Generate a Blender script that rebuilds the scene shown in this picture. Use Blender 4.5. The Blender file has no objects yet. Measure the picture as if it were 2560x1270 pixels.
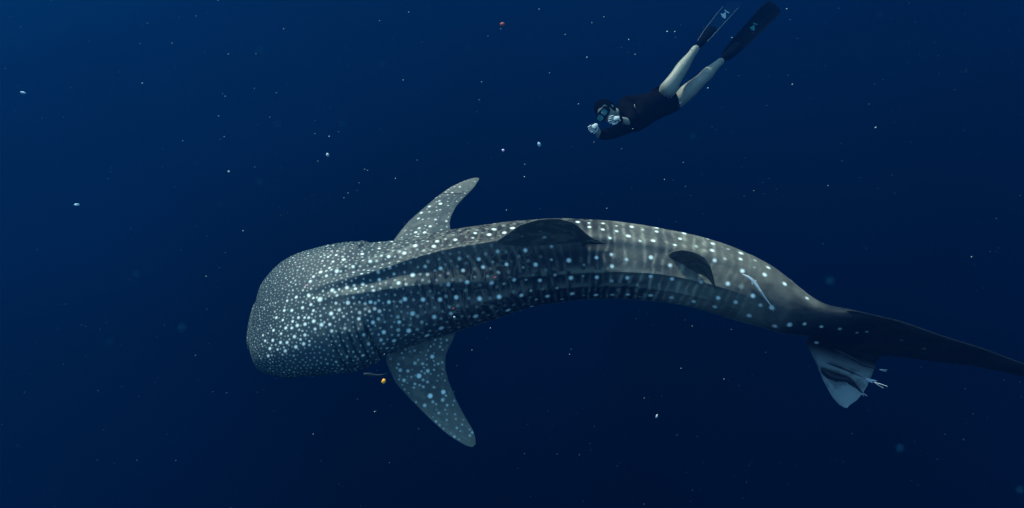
import bpy, math, random
import numpy as np
from mathutils import Vector, Matrix

random.seed(4); np.random.seed(4)
sc = bpy.context.scene
COL = sc.collection

# ------------------------------------------------------------------ camera
CAM = np.array([0.0, 0.0, 4.2]); PITCH = math.radians(54); F = 1707.0
FW = np.array([0, math.cos(PITCH), -math.sin(PITCH)])
RT = np.array([1.0, 0, 0])
UP = np.array([0, math.sin(PITCH), math.cos(PITCH)])
cd = bpy.data.cameras.new('camera'); cam = bpy.data.objects.new('camera', cd); COL.objects.link(cam)
cam.location = CAM; cam.rotation_euler = (math.pi/2 - PITCH, 0, 0)
cd.sensor_width = 36; cd.lens = 36*F/2560
cd.clip_start = 0.05; cd.clip_end = 400
cd.dof.use_dof = True; cd.dof.focus_distance = 5.2; cd.dof.aperture_fstop = 24/6.0
sc.camera = cam

# ------------------------------------------------------------------ light
SUN_TO = Vector((-0.42, 0.74, 0.50)).normalized()      # direction towards the sun
sun_el = math.asin(SUN_TO.z); sun_az = math.atan2(SUN_TO.x, SUN_TO.y)
ld = bpy.data.lights.new('sun', 'SUN'); ld.energy = 5.0; ld.angle = math.radians(4.0); ld.color = (0.90, 1.0, 0.88)
sun = bpy.data.objects.new('sun', ld); COL.objects.link(sun)
sun.rotation_euler = SUN_TO.to_track_quat('Z', 'Y').to_euler(); sun.location = (-3, 8, 12)

w = bpy.data.worlds.new('World'); sc.world = w; w.use_nodes = True
nt = w.node_tree; N = nt.nodes; L = nt.links
for n in list(N): N.remove(n)
out = N.new('ShaderNodeOutputWorld')
sky = N.new('ShaderNodeTexSky'); sky.sky_type = 'NISHITA'; sky.sun_disc = False
sky.sun_elevation = sun_el; sky.sun_rotation = sun_az
tint = N.new('ShaderNodeMixRGB'); tint.blend_type = 'MULTIPLY'; tint.inputs[0].default_value = 1
tint.inputs[2].default_value = (1.05, 1.75, 1.65, 1); L.new(sky.outputs[0], tint.inputs[1])
b1 = N.new('ShaderNodeBackground'); b1.inputs[1].default_value = 0.15; L.new(tint.outputs[0], b1.inputs[0])
# the open water: light from the surface fading into the deep
tc = N.new('ShaderNodeTexCoord'); sx = N.new('ShaderNodeSeparateXYZ'); L.new(tc.outputs['Generated'], sx.inputs[0])
mx = N.new('ShaderNodeMath'); mx.operation = 'MULTIPLY_ADD'; mx.inputs[1].default_value = -0.15
L.new(sx.outputs[0], mx.inputs[0]); L.new(sx.outputs[2], mx.inputs[2])
mr = N.new('ShaderNodeMapRange'); mr.inputs[1].default_value = -1; mr.inputs[2].default_value = 0.3
L.new(mx.outputs[0], mr.inputs[0])
rp = N.new('ShaderNodeValToRGB'); L.new(mr.outputs[0], rp.inputs[0])
els = rp.color_ramp.elements
els[0].position = 0.0; els[0].color = (0.0002, 0.0016, 0.016, 1)
els[1].position = 1.0; els[1].color = (0.003, 0.075, 0.23, 1)
for p, c in ((0.2, (0.0002, 0.0028, 0.028, 1)), (0.40, (0.0004, 0.015, 0.085, 1)), (0.62, (0.0006, 0.055, 0.19, 1))):
    e = els.new(p); e.color = c
nz = N.new('ShaderNodeTexNoise'); nz.inputs['Scale'].default_value = 3.5; nz.inputs['Detail'].default_value = 5
L.new(tc.outputs['Generated'], nz.inputs['Vector']); nm = N.new('ShaderNodeMapRange'); nm.inputs[1].default_value = .3; nm.inputs[2].default_value = .7
nm.inputs[3].default_value = .35; nm.inputs[4].default_value = 1.7; L.new(nz.outputs['Fac'], nm.inputs[0])
mk = N.new('ShaderNodeMixRGB'); mk.blend_type = 'MULTIPLY'; mk.inputs[0].default_value = 1; L.new(rp.outputs[0], mk.inputs[1]); L.new(nm.outputs[0], mk.inputs[2])
b2 = N.new('ShaderNodeBackground'); L.new(mk.outputs[0], b2.inputs[0]); b2.inputs[1].default_value = 0.42
ms = N.new('ShaderNodeMixShader'); mf = N.new('ShaderNodeMapRange'); mf.interpolation_type = 'SMOOTHSTEP'
mf.inputs[1].default_value = 0.05; mf.inputs[2].default_value = 0.6
L.new(sx.outputs[2], mf.inputs[0]); L.new(mf.outputs[0], ms.inputs[0])
L.new(b2.outputs[0], ms.inputs[1]); L.new(b1.outputs[0], ms.inputs[2]); L.new(ms.outputs[0], out.inputs[0])

sc.view_settings.view_transform = 'Standard'; sc.view_settings.look = 'None'
sc.view_settings.gamma = 1; sc.view_settings.exposure = 1.4; sc.view_settings.use_curve_mapping = False
sc.cycles.use_denoising = True
try: sc.cycles.denoiser = 'OPENIMAGEDENOISE'
except Exception: pass
sc.cycles.max_bounces = 5; sc.cycles.diffuse_bounces = 3; sc.cycles.volume_bounces = 0
sc.cycles.transparent_max_bounces = 8

# ------------------------------------------------------------------ helpers
def ray(px, py):
    return FW + (px-1280)/F*RT - (py-635)/F*UP
def on_plane(px, py, p0, n):
    d = ray(px, py); t = np.dot(p0-CAM, n)/np.dot(d, n); return CAM + d*t
def on_z(px, py, z=0.0): return on_plane(px, py, np.array([0, 0, z]), np.array([0, 0, 1.0]))
def at(px, py, depth): return CAM + ray(px, py)*depth
def proj(P):
    v = P - CAM; d = v@FW
    return 1280 + F*(v@RT)/d, 635 - F*(v@UP)/d
def unit(v): v = np.asarray(v, float); return v/np.linalg.norm(v)

def new_mesh(name, V, faces, mat, parent=None, origin=None, smooth=True, attrs=None):
    V = np.asarray(V, float); o3 = np.zeros(3) if origin is None else np.asarray(origin, float)
    me = bpy.data.meshes.new(name)
    if isinstance(faces, np.ndarray):
        k = faces.shape[1]; me.vertices.add(len(V)); me.vertices.foreach_set('co', (V-o3).astype(np.float32).ravel())
        me.loops.add(faces.size); me.loops.foreach_set('vertex_index', faces.astype(np.int32).ravel())
        me.polygons.add(len(faces)); me.polygons.foreach_set('loop_start', np.arange(0, faces.size, k, dtype=np.int32))
        me.update(calc_edges=True)
    else:
        me.from_pydata([tuple(v) for v in (V-o3)], [], faces); me.update()
    me.polygons.foreach_set('use_smooth', np.full(len(me.polygons), smooth))
    for a, val in (attrs or {}).items():
        at_ = me.attributes.new(a, 'FLOAT', 'POINT'); at_.data.foreach_set('value', np.asarray(val, np.float32).ravel())
    if mat: me.materials.append(mat)
    o = bpy.data.objects.new(name, me); COL.objects.link(o)
    if parent is not None: o.parent = parent
    else: o.location = o3
    return o
def thing(name, label, cat, loc, group=None):
    o = bpy.data.objects.new(name, None); COL.objects.link(o); o.location = tuple(loc); o.empty_display_size = .1
    o['label'] = label; o['category'] = cat
    if group: o['group'] = group
    return o
def tag(o, label, cat, group=None, kind=None):
    if label: o['label'] = label
    if cat: o['category'] = cat
    if group: o['group'] = group
    if kind: o['kind'] = kind
    return o

def mat_basic(name, col, rough=.5, spec=.4, noise=0.0, scale=30, alpha=1, trans=0):
    m = bpy.data.materials.new(name); m.use_nodes = True; n = m.node_tree.nodes; l = m.node_tree.links
    b = n['Principled BSDF']; b.inputs['Roughness'].default_value = rough
    b.inputs['Specular IOR Level'].default_value = spec
    if noise:
        t = n.new('ShaderNodeTexNoise'); t.inputs['Scale'].default_value = scale; t.inputs['Detail'].default_value = 4
        c = n.new('ShaderNodeTexCoord'); l.new(c.outputs['Object'], t.inputs['Vector'])
        r = n.new('ShaderNodeValToRGB'); l.new(t.outputs['Fac'], r.inputs[0])
        r.color_ramp.elements[0].position = .3; r.color_ramp.elements[1].position = .7
        r.color_ramp.elements[0].color = tuple(x*(1-noise) for x in col)+(1,)
        r.color_ramp.elements[1].color = tuple(min(1, x*(1+noise)) for x in col)+(1,)
        l.new(r.outputs[0], b.inputs['Base Color'])
        bm = n.new('ShaderNodeBump'); bm.inputs['Strength'].default_value = .15; bm.inputs['Distance'].default_value = .004
        l.new(t.outputs['Fac'], bm.inputs['Height']); l.new(bm.outputs[0], b.inputs['Normal'])
    else: b.inputs['Base Color'].default_value = tuple(col)+(1,)
    b.inputs['Alpha'].default_value = alpha
    if trans: b.inputs['Transmission Weight'].default_value = trans
    return m

def mat_shark():
    m = bpy.data.materials.new('spotted_shark_skin'); m.use_nodes = True; n = m.node_tree.nodes; l = m.node_tree.links
    b = n['Principled BSDF']
    def attr(a): x = n.new('ShaderNodeAttribute'); x.attribute_name = a; return x.outputs['Fac']
    def mix(f, a, c, mode='MIX'):
        x = n.new('ShaderNodeMixRGB'); x.blend_type = mode
        if isinstance(f, (int, float)): x.inputs[0].default_value = f
        else: l.new(f, x.inputs[0])
        for i, v in ((1, a), (2, c)):
            if isinstance(v, tuple): x.inputs[i].default_value = v
            else: l.new(v, x.inputs[i])
        return x.outputs[0]
    tcn = n.new('ShaderNodeTexCoord')
    def noise(s, d=5, r=.6):
        t = n.new('ShaderNodeTexNoise'); t.inputs['Scale'].default_value = s; t.inputs['Detail'].default_value = d
        t.inputs['Roughness'].default_value = r; l.new(tcn.outputs['Object'], t.inputs['Vector']); return t.outputs['Fac']
    def stretch(o, lo, hi):
        q = n.new('ShaderNodeMapRange'); l.new(o, q.inputs[0]); q.inputs[1].default_value = lo; q.inputs[2].default_value = hi; return q.outputs[0]
    big = stretch(noise(2.6, 4), .35, .65); mid = stretch(noise(22, 6, .7), .35, .68); fine = stretch(noise(150, 4, .75), .3, .7)
    base = mix(attr('back'), (0.003, 0.007, 0.012, 1), (0.080, 0.080, 0.068, 1))  # on the body, back also carries painted shade of flanks and tail stock
    base = mix(attr('head'), base, (0.013, 0.032, 0.041, 1))
    base = mix(big, base, (0.58, .63, .72, 1), 'MULTIPLY')
    s = n.new('ShaderNodeMath'); s.operation = 'MULTIPLY'; s.inputs[1].default_value = .6; l.new(mid, s.inputs[0])
    base = mix(s.outputs[0], base, mix(1.0, base, (1.8, 1.75, 1.65, 1), 'MULTIPLY'))
    base = mix(attr('bar'), base, (0.25, 0.25, 0.20, 1))
    base = mix(attr('pale'), base, (0.60, 0.66, 0.66, 1))
    # spots: worn, mottled
    sp = n.new('ShaderNodeMath'); sp.operation = 'MULTIPLY_ADD'; l.new(fine, sp.inputs[0]); sp.inputs[1].default_value = -.38
    sp.inputs[2].default_value = 1.12
    sm = n.new('ShaderNodeMath'); sm.operation = 'MULTIPLY'; sm.use_clamp = True; l.new(sp.outputs[0], sm.inputs[0]); l.new(attr('spot'), sm.inputs[1])
    base = mix(sm.outputs[0], base, (0.84, 0.92, 0.88, 1))
    base = mix(attr('scar'), base, (0.006, 0.008, 0.012, 1))
    g = mix(fine, (0.72, .72, .72, 1), (1.25, 1.25, 1.25, 1))
    base = mix(1.0, base, g, 'MULTIPLY')
    l.new(base, b.inputs['Base Color'])
    b.inputs['Roughness'].default_value = .58; b.inputs['Specular IOR Level'].default_value = .12
    bm = n.new('ShaderNodeBump'); bm.inputs['Strength'].default_value = .25; bm.inputs['Distance'].default_value = .004
    l.new(mid, bm.inputs['Height'])
    bm2 = n.new('ShaderNodeBump'); bm2.inputs['Strength'].default_value = .25; bm2.inputs['Distance'].default_value = .0015
    l.new(fine, bm2.inputs['Height']); l.new(bm.outputs[0], bm2.inputs['Normal']); l.new(bm2.outputs[0], b.inputs['Normal'])
    return m
SKIN = mat_shark()

def spline(x, Y, xq):
    """natural cubic spline, Y (n,k)"""
    x = np.asarray(x, float); Y = np.asarray(Y, float)
    if Y.ndim == 1: return spline(x, Y[:, None], xq)[:, 0]
    n = len(x); h = np.diff(x); A = np.zeros((n, n)); B = np.zeros((n, Y.shape[1])); A[0, 0] = A[-1, -1] = 1
    for i in range(1, n-1):
        A[i, i-1] = h[i-1]; A[i, i] = 2*(h[i-1]+h[i]); A[i, i+1] = h[i]
        B[i] = 3*((Y[i+1]-Y[i])/h[i]-(Y[i]-Y[i-1])/h[i-1])
    c = np.linalg.solve(A, B); k = np.clip(np.searchsorted(x, xq)-1, 0, n-2); t = (xq-x[k])[:, None]; hk = h[k][:, None]
    b = (Y[k+1]-Y[k])/hk-hk*(2*c[k]+c[k+1])/3; d = (c[k+1]-c[k])/(3*hk)
    return Y[k]+b*t+c[k]*t**2+d*t**3
def vnoise(shape, cells, seed):
    r = np.random.RandomState(seed); g = r.rand(cells[0]+2, cells[1]+2)
    def ax(n, c):
        x = np.linspace(0, c, n, endpoint=False); i = x.astype(int); f = x-i; return i, f*f*(3-2*f)
    i, fi = ax(shape[0], cells[0]); j, fj = ax(shape[1], cells[1])
    a = g[i][:, j]; b = g[i+1][:, j]; c = g[i][:, j+1]; d = g[i+1][:, j+1]; fi = fi[:, None]; fj = fj[None, :]
    return (a*(1-fi)+b*fi)*(1-fj)+(c*(1-fi)+d*fi)*fj
def sstep(a, b, x): t = np.clip((x-a)/(b-a), 0, 1); return t*t*(3-2*t)

# ------------------------------------------------------------------ whale shark
# stations along the animal: far flank, near flank, height/width, and how square the section is
ST = [((642,745.6),(619,869),0.3,2.4), ((650,719),(629,903),0.34,2.4), ((669,689.5),(652,929),0.38,2.4), ((703,659.1),(692,941),0.42,2.45),
      ((760,631.7),(762,944),0.48,2.3), ((820,616),(842,938),0.54,2), ((900,606),(922,918.4),0.62,1.75), ((960,604),(978,888),0.7,1.6),
      ((1020,594.9),(1040,867.2),0.82,1.5), ((1100,577),(1130,839.9),0.88,1.45), ((1200,563),(1225,809.4),0.9,1.5), ((1300,552),(1325,775.9),0.9,1.55),
      ((1400,551),(1415,759.6),0.86,1.8), ((1500,559),(1500,752.3),0.88,2), ((1600,572),(1590,754),0.88,2.15), ((1700,590.7),(1680,762.8),0.88,2.2),
      ((1800,615),(1770,783.5),0.88,2.2), ((1870,639.3),(1840,805.3),0.88,2.2), ((1940,678.5),(1915,826.1),0.9,2.1), ((2000,723.5),(1975,840.9),1,2),
      ((2050,755.3),(2035,848.6),1.5,2), ((2102,765),(2098,870),2.6,2), ((2168,783),(2160,884),5.5,2)]
Fp = np.array([on_z(*s[0]) for s in ST]); Np = np.array([on_z(*s[1]) for s in ST])
C0 = (Fp+Np)/2; seg = np.r_[0, np.cumsum(np.linalg.norm(np.diff(C0, axis=0), axis=1))]; LEN = seg[-1]
CAP = 0.034
ncap = 46; sq_cap = 1-np.cos(np.linspace(0, math.pi/2, ncap, endpoint=False))       # dense near the tip
s_head = np.arange(0, 1.6, .0034); s_rest = np.arange(1.6, LEN, .0052)
S = np.r_[-CAP*(1-np.linspace(0, 1, ncap, endpoint=False)), s_head, s_rest]
Sc = np.clip(S, 0, LEN); NS = len(S)
Cc = spline(seg, C0, Sc); Hv = spline(seg, (Np-Fp)/2, Sc)
kk = spline(seg, [s[2] for s in ST], Sc); nn = spline(seg, [s[3] for s in ST], Sc)
Tn = np.gradient(spline(seg, C0, np.maximum(Sc, .02)), axis=0); Tn[:ncap+8] = Tn[ncap+12]; Tn /= np.linalg.norm(Tn, axis=1)[:, None]
a = np.linalg.norm(Hv, axis=1); nd = Hv/a[:, None]
V_ = CAM-Cc; se = V_[:, 2]/np.linalg.norm(V_, axis=1); ce2 = 1-se**2
wd = a*se/np.sqrt(se**2+kk**2*ce2); ht = wd*kk
Cc = Cc + Tn*np.minimum(S, 0)[:, None]
tcap = np.clip(1+S/CAP, 0, 1); capf = (1-(1-tcap)**2.3)**(1/2.3); capf[0] = .001
wd = wd*capf; wd[0] = .001
ht = ht*capf
# head droops towards the mouth
drop = -0.05*np.exp(-np.maximum(S, 0)/.28); Cc[:, 2] += drop*0.8
NT = 560
th = np.linspace(-math.pi, math.pi, NT, endpoint=False); th = th - 0.22*np.sin(th)*0
TH, SS = np.meshgrid(th, S); sn = np.sin(TH); cs = np.cos(TH); E = 2/(nn[:, None]+(2.1-nn[:, None])*sstep(.9, 1.45, np.abs(TH)))
def spow(x, e): return np.sign(x)*np.abs(x)**e
X = spow(sn, E)*wd[:, None]; Z = spow(cs, E)*ht[:, None]; Z = np.where(Z < 0, Z*.92, Z)
# ridges: midline keel and two keels down each flank
u = SS/LEN
r1 = np.interp(S, [0, .5, .73, 1.09, 1.35, 1.72, 2.09, 2.56, 3.0, LEN], [.10, .17, .27, .49, .63, .77, .87, .84, .76, .76])[:, None]
r2 = np.interp(S, [0, .6, 1.2, 2.2, 3.0, LEN], [.55, .75, 1.0, 1.22, 1.25, 1.3])[:, None]
aT = np.abs(TH); on = sstep(.25, 1.0, SS)*(1-sstep(3.25, 3.75, SS))
def keel(c, wid, amp):     # sharp lower lip
    d = aT-c; return amp*np.where(d < 0, np.exp(d/wid), np.exp(-d/(wid*.35)))
disp = on*(keel(r1, .16, .020)*(.75+.25*sstep(1.6, 2.3, SS))+keel(r2, .13, .009)+.020*np.exp(-(aT/.13)**2))
disp += .004*(vnoise((NS, NT), (30, 14), 5)-.5)+.0025*(vnoise((NS, NT), (110, 40), 6)-.5)
disp -= .020*on*(1-sstep(2.2, 2.6, SS))*np.exp(-((aT-.50*r1)/(.26*r1+.02))**2)
disp -= .010*on*(1-sstep(2.2, 2.6, SS))*np.exp(-((aT-r1-.16)/.12)**2)
# gill slits: five curved grooves on each side, flap edges lifted
for k in range(5):
    s0 = .57+.060*k; d = SS-(s0+.105*(aT-.75)-.03*(aT-.75)**2)
    win = sstep(.62, .95, aT)*(1-sstep(1.75, 1.95, aT))
    win = win*np.where(TH < 0, .45, 1); disp += win*(-.014*np.exp(-(d/.008)**2)+.005*np.exp(-((d+.03)/.022)**2))
    if k == 4: disp += win*np.where(d < 0, .016*np.exp(d/.12), -.018*np.exp(-d/.10))
    if k == 0: SC = np.zeros_like(SS)
    SC = np.maximum(SC, win*np.exp(-(d/.006)**2))
rr = np.sqrt(X**2+Z**2)+1e-6
X *= 1+disp/rr*capf[:, None]; Z *= 1+disp/rr*capf[:, None]
P = Cc[:, None, :]+X[..., None]*nd[:, None, :]; P[..., 2] += Z
ORG = np.array([Cc[NS//2, 0], Cc[NS//2, 1], 0])
# normals & visibility
dS = np.gradient(P, axis=0); dT = (np.roll(P, -1, 1)-np.roll(P, 1, 1)); NR = np.cross(dT, dS); NR /= np.linalg.norm(NR, axis=2)[..., None]+1e-9
if (NR[NS//2, NT//2, 2]) < 0: NR = -NR
vis = np.einsum('ijk,ijk->ij', NR, CAM-P) > 0.02
PX, PY = proj(P.reshape(-1, 3)); PX = PX.reshape(NS, NT); PY = PY.reshape(NS, NT)
PXv = np.where(vis, PX, 1e6)
def pick(px, py):
    k = np.argmin((PXv-px)**2+(PY-py)**2); return divmod(k, NT)
spot = np.zeros((NS, NT)); occupied = []
def splat(field, i, j, r, v=1.0, soft=.9):
    wi = int(r*1.6/.0034)+3; circ = max(wd[i], .05)*6.28/NT; wj = min(NT//2-1, int(r*1.6/circ*1.5)+4)
    i0, i1 = max(0, i-wi), min(NS, i+wi+1); js = np.arange(j-wj, j+wj+1) % NT
    d = np.linalg.norm(P[i0:i1][:, js]-P[i, j], axis=2)
    val = v*(1-sstep(r*(1-soft), r*(1+soft), d))
    sub = field[i0:i1][:, js]; field[i0:i1, js] = np.maximum(sub, val)
# marks read off the animal: (crop origin x, y, scale, points (x, y, radius px, strength))
M = []
def marks(ox, oy, k, txt, r=5.2, v=1.0):
    for t in txt.split():
        q = t.split(','); M.append((ox+float(q[0])/k, oy+float(q[1])/k, float(q[2]) if len(q) > 2 else r, float(q[3]) if len(q) > 3 else v))
marks(1200, 500, 3.629, '''125,265 85,312 290,255 215,298 160,467,4.5,.6 238,582 410,455,6 503,585,6 650,540,4,.5 808,545,6.5 1055,522,5
 990,245 1117,268 1118,212 1238,282,5,.8 1180,342,5,.9 1345,328,7 1375,242,6 1455,370,5,.6 1570,370,6.5 1600,285 1600,242,6 1770,407 1815,350 1850,300,6
 1190,495,5,.8 1197,603,5.5 1328,540,5,.75 1550,522,6 1722,590,5.5 25,607 105,752,5.5 310,725,5 420,725,4,.5 545,728,5.5 678,685,5,.6 825,705,6.5
 1057,700,5.5 1195,735,5,.4 1337,705,5.5 1547,690,5.5 1740,712,5.5 2005,750,5,.7 172,878,5.5 375,865,6 610,872,6.5 508,902,4.5,.55 745,900,5,.5
 838,850,6.5 1053,862,6.5 1200,860,6,.65 1343,860,6 1548,865,6.5 1735,885,6,.75 1935,920,6,.8 253,1002,6 470,965,5.5 710,947,6 365,1000,4,.5 460,825,4,.4
 215,762,4.5,.45 935,690,4,.35 945,590,4,.25 650,420,5,.5 590,340,5,.3 990,208,4 885,200,6 165,655,4.5,.35 70,690,4.5,.3 1240,235,4,.6 940,865,4,.3 700,800,4,.3
 1450,880,4,.25 1430,770,4,.25 390,610,4,.3 870,255,4,.7 1480,268,4,.5''')
marks(1600, 560, 4.234, '''772,207,6 765,280,6 790,388,5.5 1073,308,6.5 1066,372,5 1083,495,6 1358,460,6 1316,535,6 1532,632,6 1615,590,7,.5 1760,690,6,.6 1770,785,5,.6
 932,632,6 1197,762,6 1273,860,5,.5 1015,828,5.5,.7 830,782,5.5 795,878,6,.8 1153,968,6.5,.8 1393,885,6,.8 1425,1080,6.5,.8 1585,1065,6,.7 1743,1057,4.5,.7 1922,1088,4.5,.7
 900,365,5,.35 590,235,6,.35 1220,385,5,.35 1210,460,4,.2 1070,660,7,.2 930,265,5,.3''')
marks(1960, 700, 3.735, '50,418,6,.8 190,410,4.5,.7 350,437,4.5,.8 520,455,4.5,.5 680,490,3.5,.4 775,485,3.5,.4')
marks(580, 400, 3.528, '''1220,893,6 1155,885,4,.7 1383,850,6 1317,843,5,.7 1520,820,6 1437,850,3.5,.5 1617,755,6.5,.9 1780,762,6 1810,717,5.5 1725,717,4,.5 1970,703,5.5
 1885,697,4,.5 2145,645,5 2125,685,4.5,.6 2270,657,6.5 2310,612,6 2480,600,5.5 2405,640,5.5 985,880,6 1068,940,5.5 925,980,7 780,990,6 835,1022,5 720,1030,4.5 860,950,4.5
 1005,940,4,.7 1130,935,4,.6 920,840,4.5 890,895,4.5 850,855,4 690,1072,5.5 1150,830,5.5 1300,780,5 1410,720,4.5 1480,690,5 1580,670,5 1640,675,5 1690,640,4,.6
 885,1150,6.5 1015,1127,6 945,1142,4,.8 1090,1133,5 1153,1092,5.5 1238,1115,4.5,.6 1300,1057,5.5 1430,1005,5,.6 1470,1085,6.5 1595,1015,6.5 1705,937,5,.6 1725,1010,5,.6
 1840,957,5.5,.8 2005,872,5.5,.55 2037,972,5.5,.7 2177,872,5.5,.85 2215,942,5.5,.85 2343,807,5.5,.6 2420,918,5.5,.8 2290,1083,6 2350,995,4.5,.4 2072,1080,5.5,.85
 1910,1100,5.5,.85 1805,1060,4,.35 1680,1060,4.5,.4 2400,1090,4,.4 2487,1055,5.5,.9 1405,1125,4,.4 1535,1095,4.5,.6 2140,1030,4,.3 2300,900,4,.3 2080,850,4,.25 1930,890,4,.2
 677,1193,5.5 770,1232,7 567,1207,4.5 720,1215,4 487,1240,4''')
marks(580, 700, 2.886, '''838,163,6.5 750,165,5,.8 773,213,5.5,.8 713,240,6.5 920,160,4.5,.6 1000,160,6 1060,150,4.5,.6 1133,158,6 1247,138,6 1378,140,6 1503,143,6,.85
 1617,125,6 1697,20,6 1785,133,6.5 1927,122,6.5 1875,22,6.5 1062,225,6,.7 960,208,5,.4 807,265,4.5,.6 917,280,5.5 1303,240,6.5,.8 1460,265,6,.8 1208,302,6 1368,305,5,.4
 1018,305,6 1757,262,7 1993,218,7 1510,347,7.5 1277,367,6.5 1408,400,7 1097,376,6.5 1168,438,6.5 1095,458,5,.5 1203,398,5,.4 1655,362,6.5,.8 1580,243,5,.6 1000,360,4,.4
 1080,250,4,.3 1140,220,4,.3 510,200,5 433,220,5 378,220,4.5 588,222,4.5 570,175,5 525,318,5.5 470,328,5.5 592,298,6 645,320,6.5 705,322,5 818,350,5,.7 718,367,5,.8
 600,352,4.5 553,270,4.5 525,270,4 480,270,4.5 437,300,4.5 390,348,5 430,345,4.5 300,365,4.5 355,385,4 448,408,5.5 527,397,5 295,437,5 350,450,5 398,450,5 518,460,5.5
 460,485,5.5 385,512,5 275,495,5 262,548,4.5 320,270,4.5 365,290,4 463,122,4.5 553,110,5 633,140,8 495,430,4 560,440,3.5 330,500,3.5 240,440,4 225,400,3.5''')
main3 = []
for (px, py, r, v) in M:
    i, j = pick(px, py); rm = r/ (F/np.linalg.norm(CAM-P[i, j])) * (.60 if px < 1000 else .70)
    splat(spot, i, j, rm, v); main3.append((i, j, rm, v))
# the flank the camera does not see carries the same rows, mirrored
for (i, j, rm, v) in list(main3):
    jm = (NT-j) % NT
    if not vis[i, jm] and 1.1 < S[i]: splat(spot, i, jm, rm, v); main3.append((i, jm, rm, v))
pts = np.array([P[i, j] for i, j, _, _ in main3]); rad = np.array([r for _, _, r, _ in main3])
# fine freckles of the head, thinning out to faint ones on the fore body
rs = np.random.RandomState(11); ptl = list(pts); rl = list(rad)
cellP = {}
def key(p): return tuple((p//.08).astype(int))
for p, r in zip(ptl, rl): cellP.setdefault(key(p), []).append((p, r, r*1.0+.013))
iend = int(np.searchsorted(S, 2.15)); wgt = (wd*6)[:iend]*np.gradient(S)[:iend]; wgt[:4] = 0; wgt /= wgt.sum()
def sp_at(s): return np.interp(s, [-.08, .0, .10, .35, .7, 1.0, 1.4, 2.1], [.011, .013, .017, .024, .031, .039, .052, .08])
cand_i = rs.choice(iend, 80000, p=wgt); cand_j = rs.randint(0, NT, 80000)
for i, j in zip(cand_i, cand_j):
    if abs(th[j]) > 2.2: continue
    p = P[i, j]; d0 = sp_at(S[i])*(.92+.2*rs.rand()); k = key(p); ok = True
    for ax in (-1, 0, 1):
        for ay in (-1, 0, 1):
            for az in (-1, 0, 1):
                for (q, r, dd) in cellP.get((k[0]+ax, k[1]+ay, k[2]+az), ()):
                    if (p[0]-q[0])**2+(p[1]-q[1])**2+(p[2]-q[2])**2 < (d0 if dd == 0 else max(d0*.8, dd))**2: ok = False; break
                if not ok: break
            if not ok: break
        if not ok: break
    if not ok: continue
    cellP.setdefault(k, []).append((p, 0, .0))
    big_ = rs.rand() < .16; r = d0*(.27 if big_ else .185)
    v = np.interp(S[i], [0, .9, 1.15, 1.6, 2.1], [.38, .46, .27, .17, .12])*(1.25 if big_ else (.65+.4*rs.rand()))
    splat(spot, i, j, min(r, .0115), min(1, v), soft=.65)
curl = np.exp(-((vnoise((NS, NT), (170, 26), 51)*.6+vnoise((NS, NT), (90, 60), 52)*.4-.5)/.030)**2)
# pale bars and curling lines between the rows of spots
warp = (vnoise((NS, NT), (26, 12), 21)-.5)*.03+(vnoise((NS, NT), (70, 30), 22)-.5)*.018
slant = np.interp(S, [0.9, 1.9, 2.6, LEN], [.20, .10, .0, -.05])[:, None]*(TH)
f = SS+warp-np.where(TH > 0, slant, -slant)
bar = np.zeros_like(f); x = .9; rs2 = np.random.RandomState(3)
while x < LEN:
    amp = .35+.65*rs2.rand(); wdt = .010+.007*rs2.rand()
    bar = np.maximum(bar, amp*np.exp(-((f-x)/wdt)**2)); x += .055+.022*rs2.rand()
brk = sstep(.38, .62, vnoise((NS, NT), (120, 46), 31))*.7+.3
bar *= (.34+.66*sstep(2.35, 2.6, SS))*(1-sstep(3.2, 3.9, SS))*brk*sstep(.95, 1.5, SS)*(1-sstep(2.1, 2.5, aT))*.8
bar = np.maximum(bar, .30*curl*sstep(.45, .8, SS)*(1-sstep(1.8, 2.3, SS))*(1-sstep(1.7, 2.1, aT))*sstep(.1, .3, aT))
# faint blotches riding on the keels
for c, am in ((r1, .30), (r2, .2)):
    bar = np.maximum(bar, on*am*np.exp(-((aT-c+.05)/.09)**2)*sstep(.35, .6, vnoise((NS, NT), (150, 60), 77)))
back = 1-.92*sstep(.75, 1.15, aT)*sstep(1.4, 2.4, SS)*(1-sstep(2.75, 3.2, SS)); back *= 1-.93*sstep(.05, .45, aT)*sstep(.9, 1.4, SS)*(1-sstep(2.45, 2.75, SS)); back = back*(0.6+.4*sstep(1.2, 2.8, SS)); back *= 1-.93*sstep(3.80, 4.08, SS)*sstep(-.15, .35, TH); back *= 1-.95*sstep(4.08, 4.24, SS)  # shade painted into the skin tone: shadowed flanks and tail stock darkened
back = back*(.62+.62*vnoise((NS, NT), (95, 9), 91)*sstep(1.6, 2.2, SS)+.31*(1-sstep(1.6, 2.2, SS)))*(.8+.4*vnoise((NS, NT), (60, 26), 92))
pale = sstep(1.85, 2.35, aT)*(1-sstep(LEN-.6, LEN-.3, SS))
# jointed sheet of quads
idx = np.arange(NS*NT).reshape(NS, NT); jn = np.roll(idx, -1, 1)
Q = np.stack([idx[:-1], jn[:-1], jn[1:], idx[1:]], -1).reshape(-1, 4)
shark = thing('whale_shark', 'large whale shark with rows of white spots swimming left, tail bent towards the lower right', 'whale shark', ORG)
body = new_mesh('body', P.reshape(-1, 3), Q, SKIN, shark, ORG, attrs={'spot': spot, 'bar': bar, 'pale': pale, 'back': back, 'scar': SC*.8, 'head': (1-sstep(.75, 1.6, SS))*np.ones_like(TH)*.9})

def surf(px, py, off=0.0):
    i, j = pick(px, py); return P[i, j]+NR[i, j]*off, NR[i, j]
def midline(px):
    j = NT//2; col = PX[:, j]; i = np.argmin(np.abs(col-px)); return P[i, j], Tn[i], nd[i], i

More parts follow.
